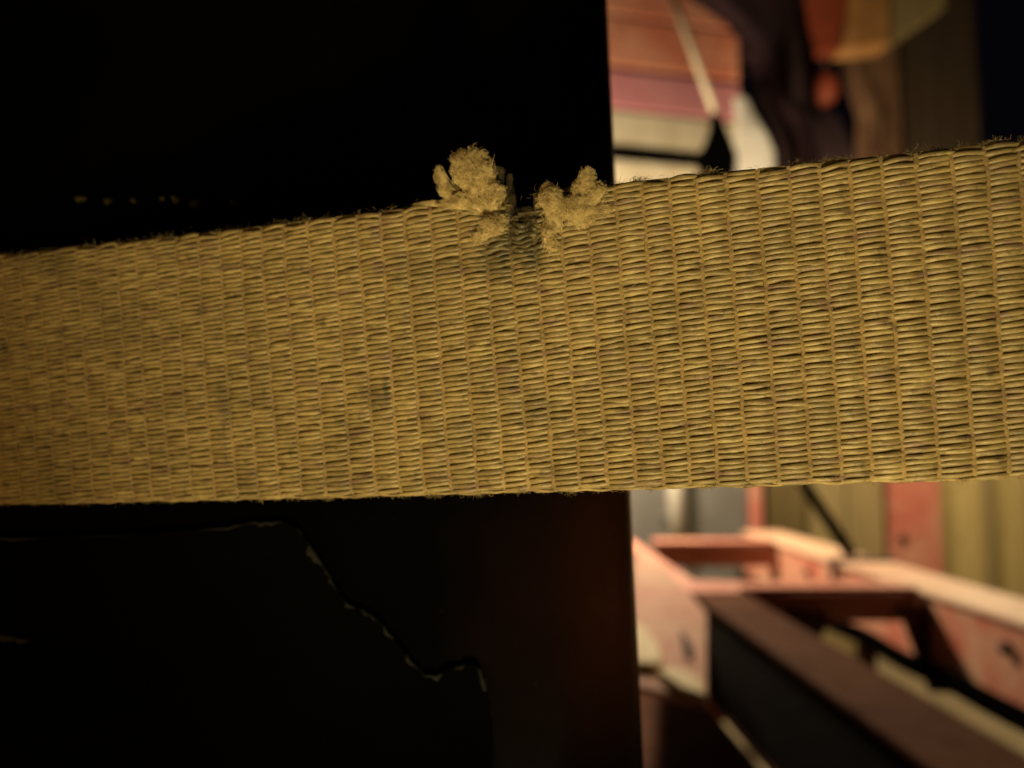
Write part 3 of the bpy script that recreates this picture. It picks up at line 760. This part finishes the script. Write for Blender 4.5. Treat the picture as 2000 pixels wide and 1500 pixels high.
tuft([(1024, 412, 24, 10, (1024, 450), -0.3), (1036, 438, 22, 16, (1036, 470), 0.4), (1008, 446, 18, 18, (1010, 480), 0.3)], ND * 0.3, DKFUZZ)

# fuzz along both edges and over the face
fz = Fib(); fd = Fib(); fb = Fib()
def hair(f, u, v, z, d, n, step, curl, r): f.add(to_world(curly(np.array([u, v, z]), np.array(d, float), n, step, curl, fr_)), r / 1000)
for i in range(3600):                                   # upper edge, worn and dark
    u = fr_.uniform(U0 - 5, U1 + 4)
    if fr_.random() > np.clip(0.45 + 0.6 * smoothn(np.array([u]), 77, 0.5)[0], 0.05, 1): continue
    cl_ = 0.5 + 0.5 * math.sin(u * 0.9) * math.sin(u * 0.37 + 1)
    if abs(u - uN) < 2.2: continue
    hair(fd if fr_.random() < 0.55 else fz, u, fr_.uniform(-0.1, 1.6), fr_.uniform(-0.2, 0.5), (fr_.normal(), -0.55 * cl_ + 0.2 * fr_.normal(), 0.4 * fr_.normal()),
         8, fr_.uniform(0.08, 0.24), 0.30, fr_.uniform(0.018, 0.034))
for i in range(4200):                                   # lower edge, paler
    u = fr_.uniform(U0 - 5, U1 + 4)
    if fr_.random() > np.clip(0.45 + 0.6 * smoothn(np.array([u]), 78, 0.6)[0], 0.05, 1): continue
    cl_ = 0.5 + 0.5 * math.sin(u * 1.16) * math.sin(u * 0.29 + 2)
    hair(fz, u, WID - fr_.uniform(-0.3, 1.3), fr_.uniform(-0.3, 0.45), (fr_.normal(), 0.45 * cl_ + 0.2 * fr_.normal(), 0.4 * fr_.normal()),
         8, fr_.uniform(0.07, 0.20), 0.30, fr_.uniform(0.018, 0.034))
for i in range(1500):                                   # nap on the face
    u = fr_.uniform(U0 - 3, U1 + 3); v = fr_.uniform(1, WID - 1)
    hair(fz, u, v, 0.86, (fr_.normal(), 0.5 * fr_.normal(), 0.12 * fr_.random()), 6, fr_.uniform(0.08, 0.22), 0.22, fr_.uniform(0.012, 0.022))
for (x, y) in ((1098, 622), (1060, 733), (1280, 853), (185, 715), (370, 832), (1505, 640), (1545, 625), (1390, 700), (820, 655), (690, 880), (1700, 560), (1850, 700), (1235, 560), (940, 700), (1600, 480)):
    u, v = uv_of_px(x, y); hair(fb, u, v, 0.95, (1, -0.35 + .3 * fr_.normal(), 0.15), 7, 0.16 + 0.1 * fr_.random(), 0.30, 0.032)
for (x, y, n) in ((640, 978, 60), (930, 966, 60), (1110, 962, 50), (850, 972, 26), (505, 974, 34), (330, 980, 30), (1700, 944, 20), (1890, 938, 24), (1380, 952, 16)):
    u0, v0 = uv_of_px(x, y)                              # small tags of fibre hanging off the lower edge
    for i in range(n):
        a_ = fr_.normal() * 0.9
        hair(fz, u0 + a_, WID - 0.4, 0.2 * fr_.normal(), (-0.25 * a_ + 0.3 * fr_.normal(), 1.0, 0.3 * fr_.normal()), 8, fr_.uniform(0.10, 0.26), 0.22, 0.034)
for i in range(44):                                     # ragged clumps where the edges have rubbed
    low = i % 2; u0 = fr_.uniform(U0 - 3, U1 + 3); n = int(fr_.uniform(14, 60)); ln = fr_.uniform(0.07, 0.2); wd = fr_.uniform(0.4, 1.3)
    if abs(u0 - uN) < 9 and not low: continue
    for k in range(n):
        a_ = fr_.normal() * wd
        hair(fz if low or i % 4 == 0 else fd, u0 + a_, WID - 0.3 if low else 0.5, 0.2 * fr_.normal(), (-0.3 * a_ + 0.9 * fr_.normal(), 1.0 if low else -1.0, 0.4 * fr_.normal()), 8, ln * fr_.uniform(.6, 1.2), 0.32, 0.032)
for (x, y, n) in ((1375, 322, 90), (1245, 338, 40), (1640, 292, 40), (1945, 268, 70), (1840, 284, 30)):
    u0, v0 = uv_of_px(x, y)
    for i in range(n):
        a_ = fr_.normal() * 0.9
        hair(fz if x in (1375, 1945) else fd, u0 + a_, 0.5, 0.2 * fr_.normal(), (-0.2 * a_ + 0.4 * fr_.normal(), -1.0, 0.3 * fr_.normal()), 8, fr_.uniform(0.10, 0.26), 0.25, 0.034)
for f, nm, mt in ((fz, 'edge_fuzz', FUZZ), (fd, 'dirty_fuzz', DKFUZZ), (fb, 'loose_fibres', BRIGHT)):
    tag(f.build(nm, mt), kind='stuff')
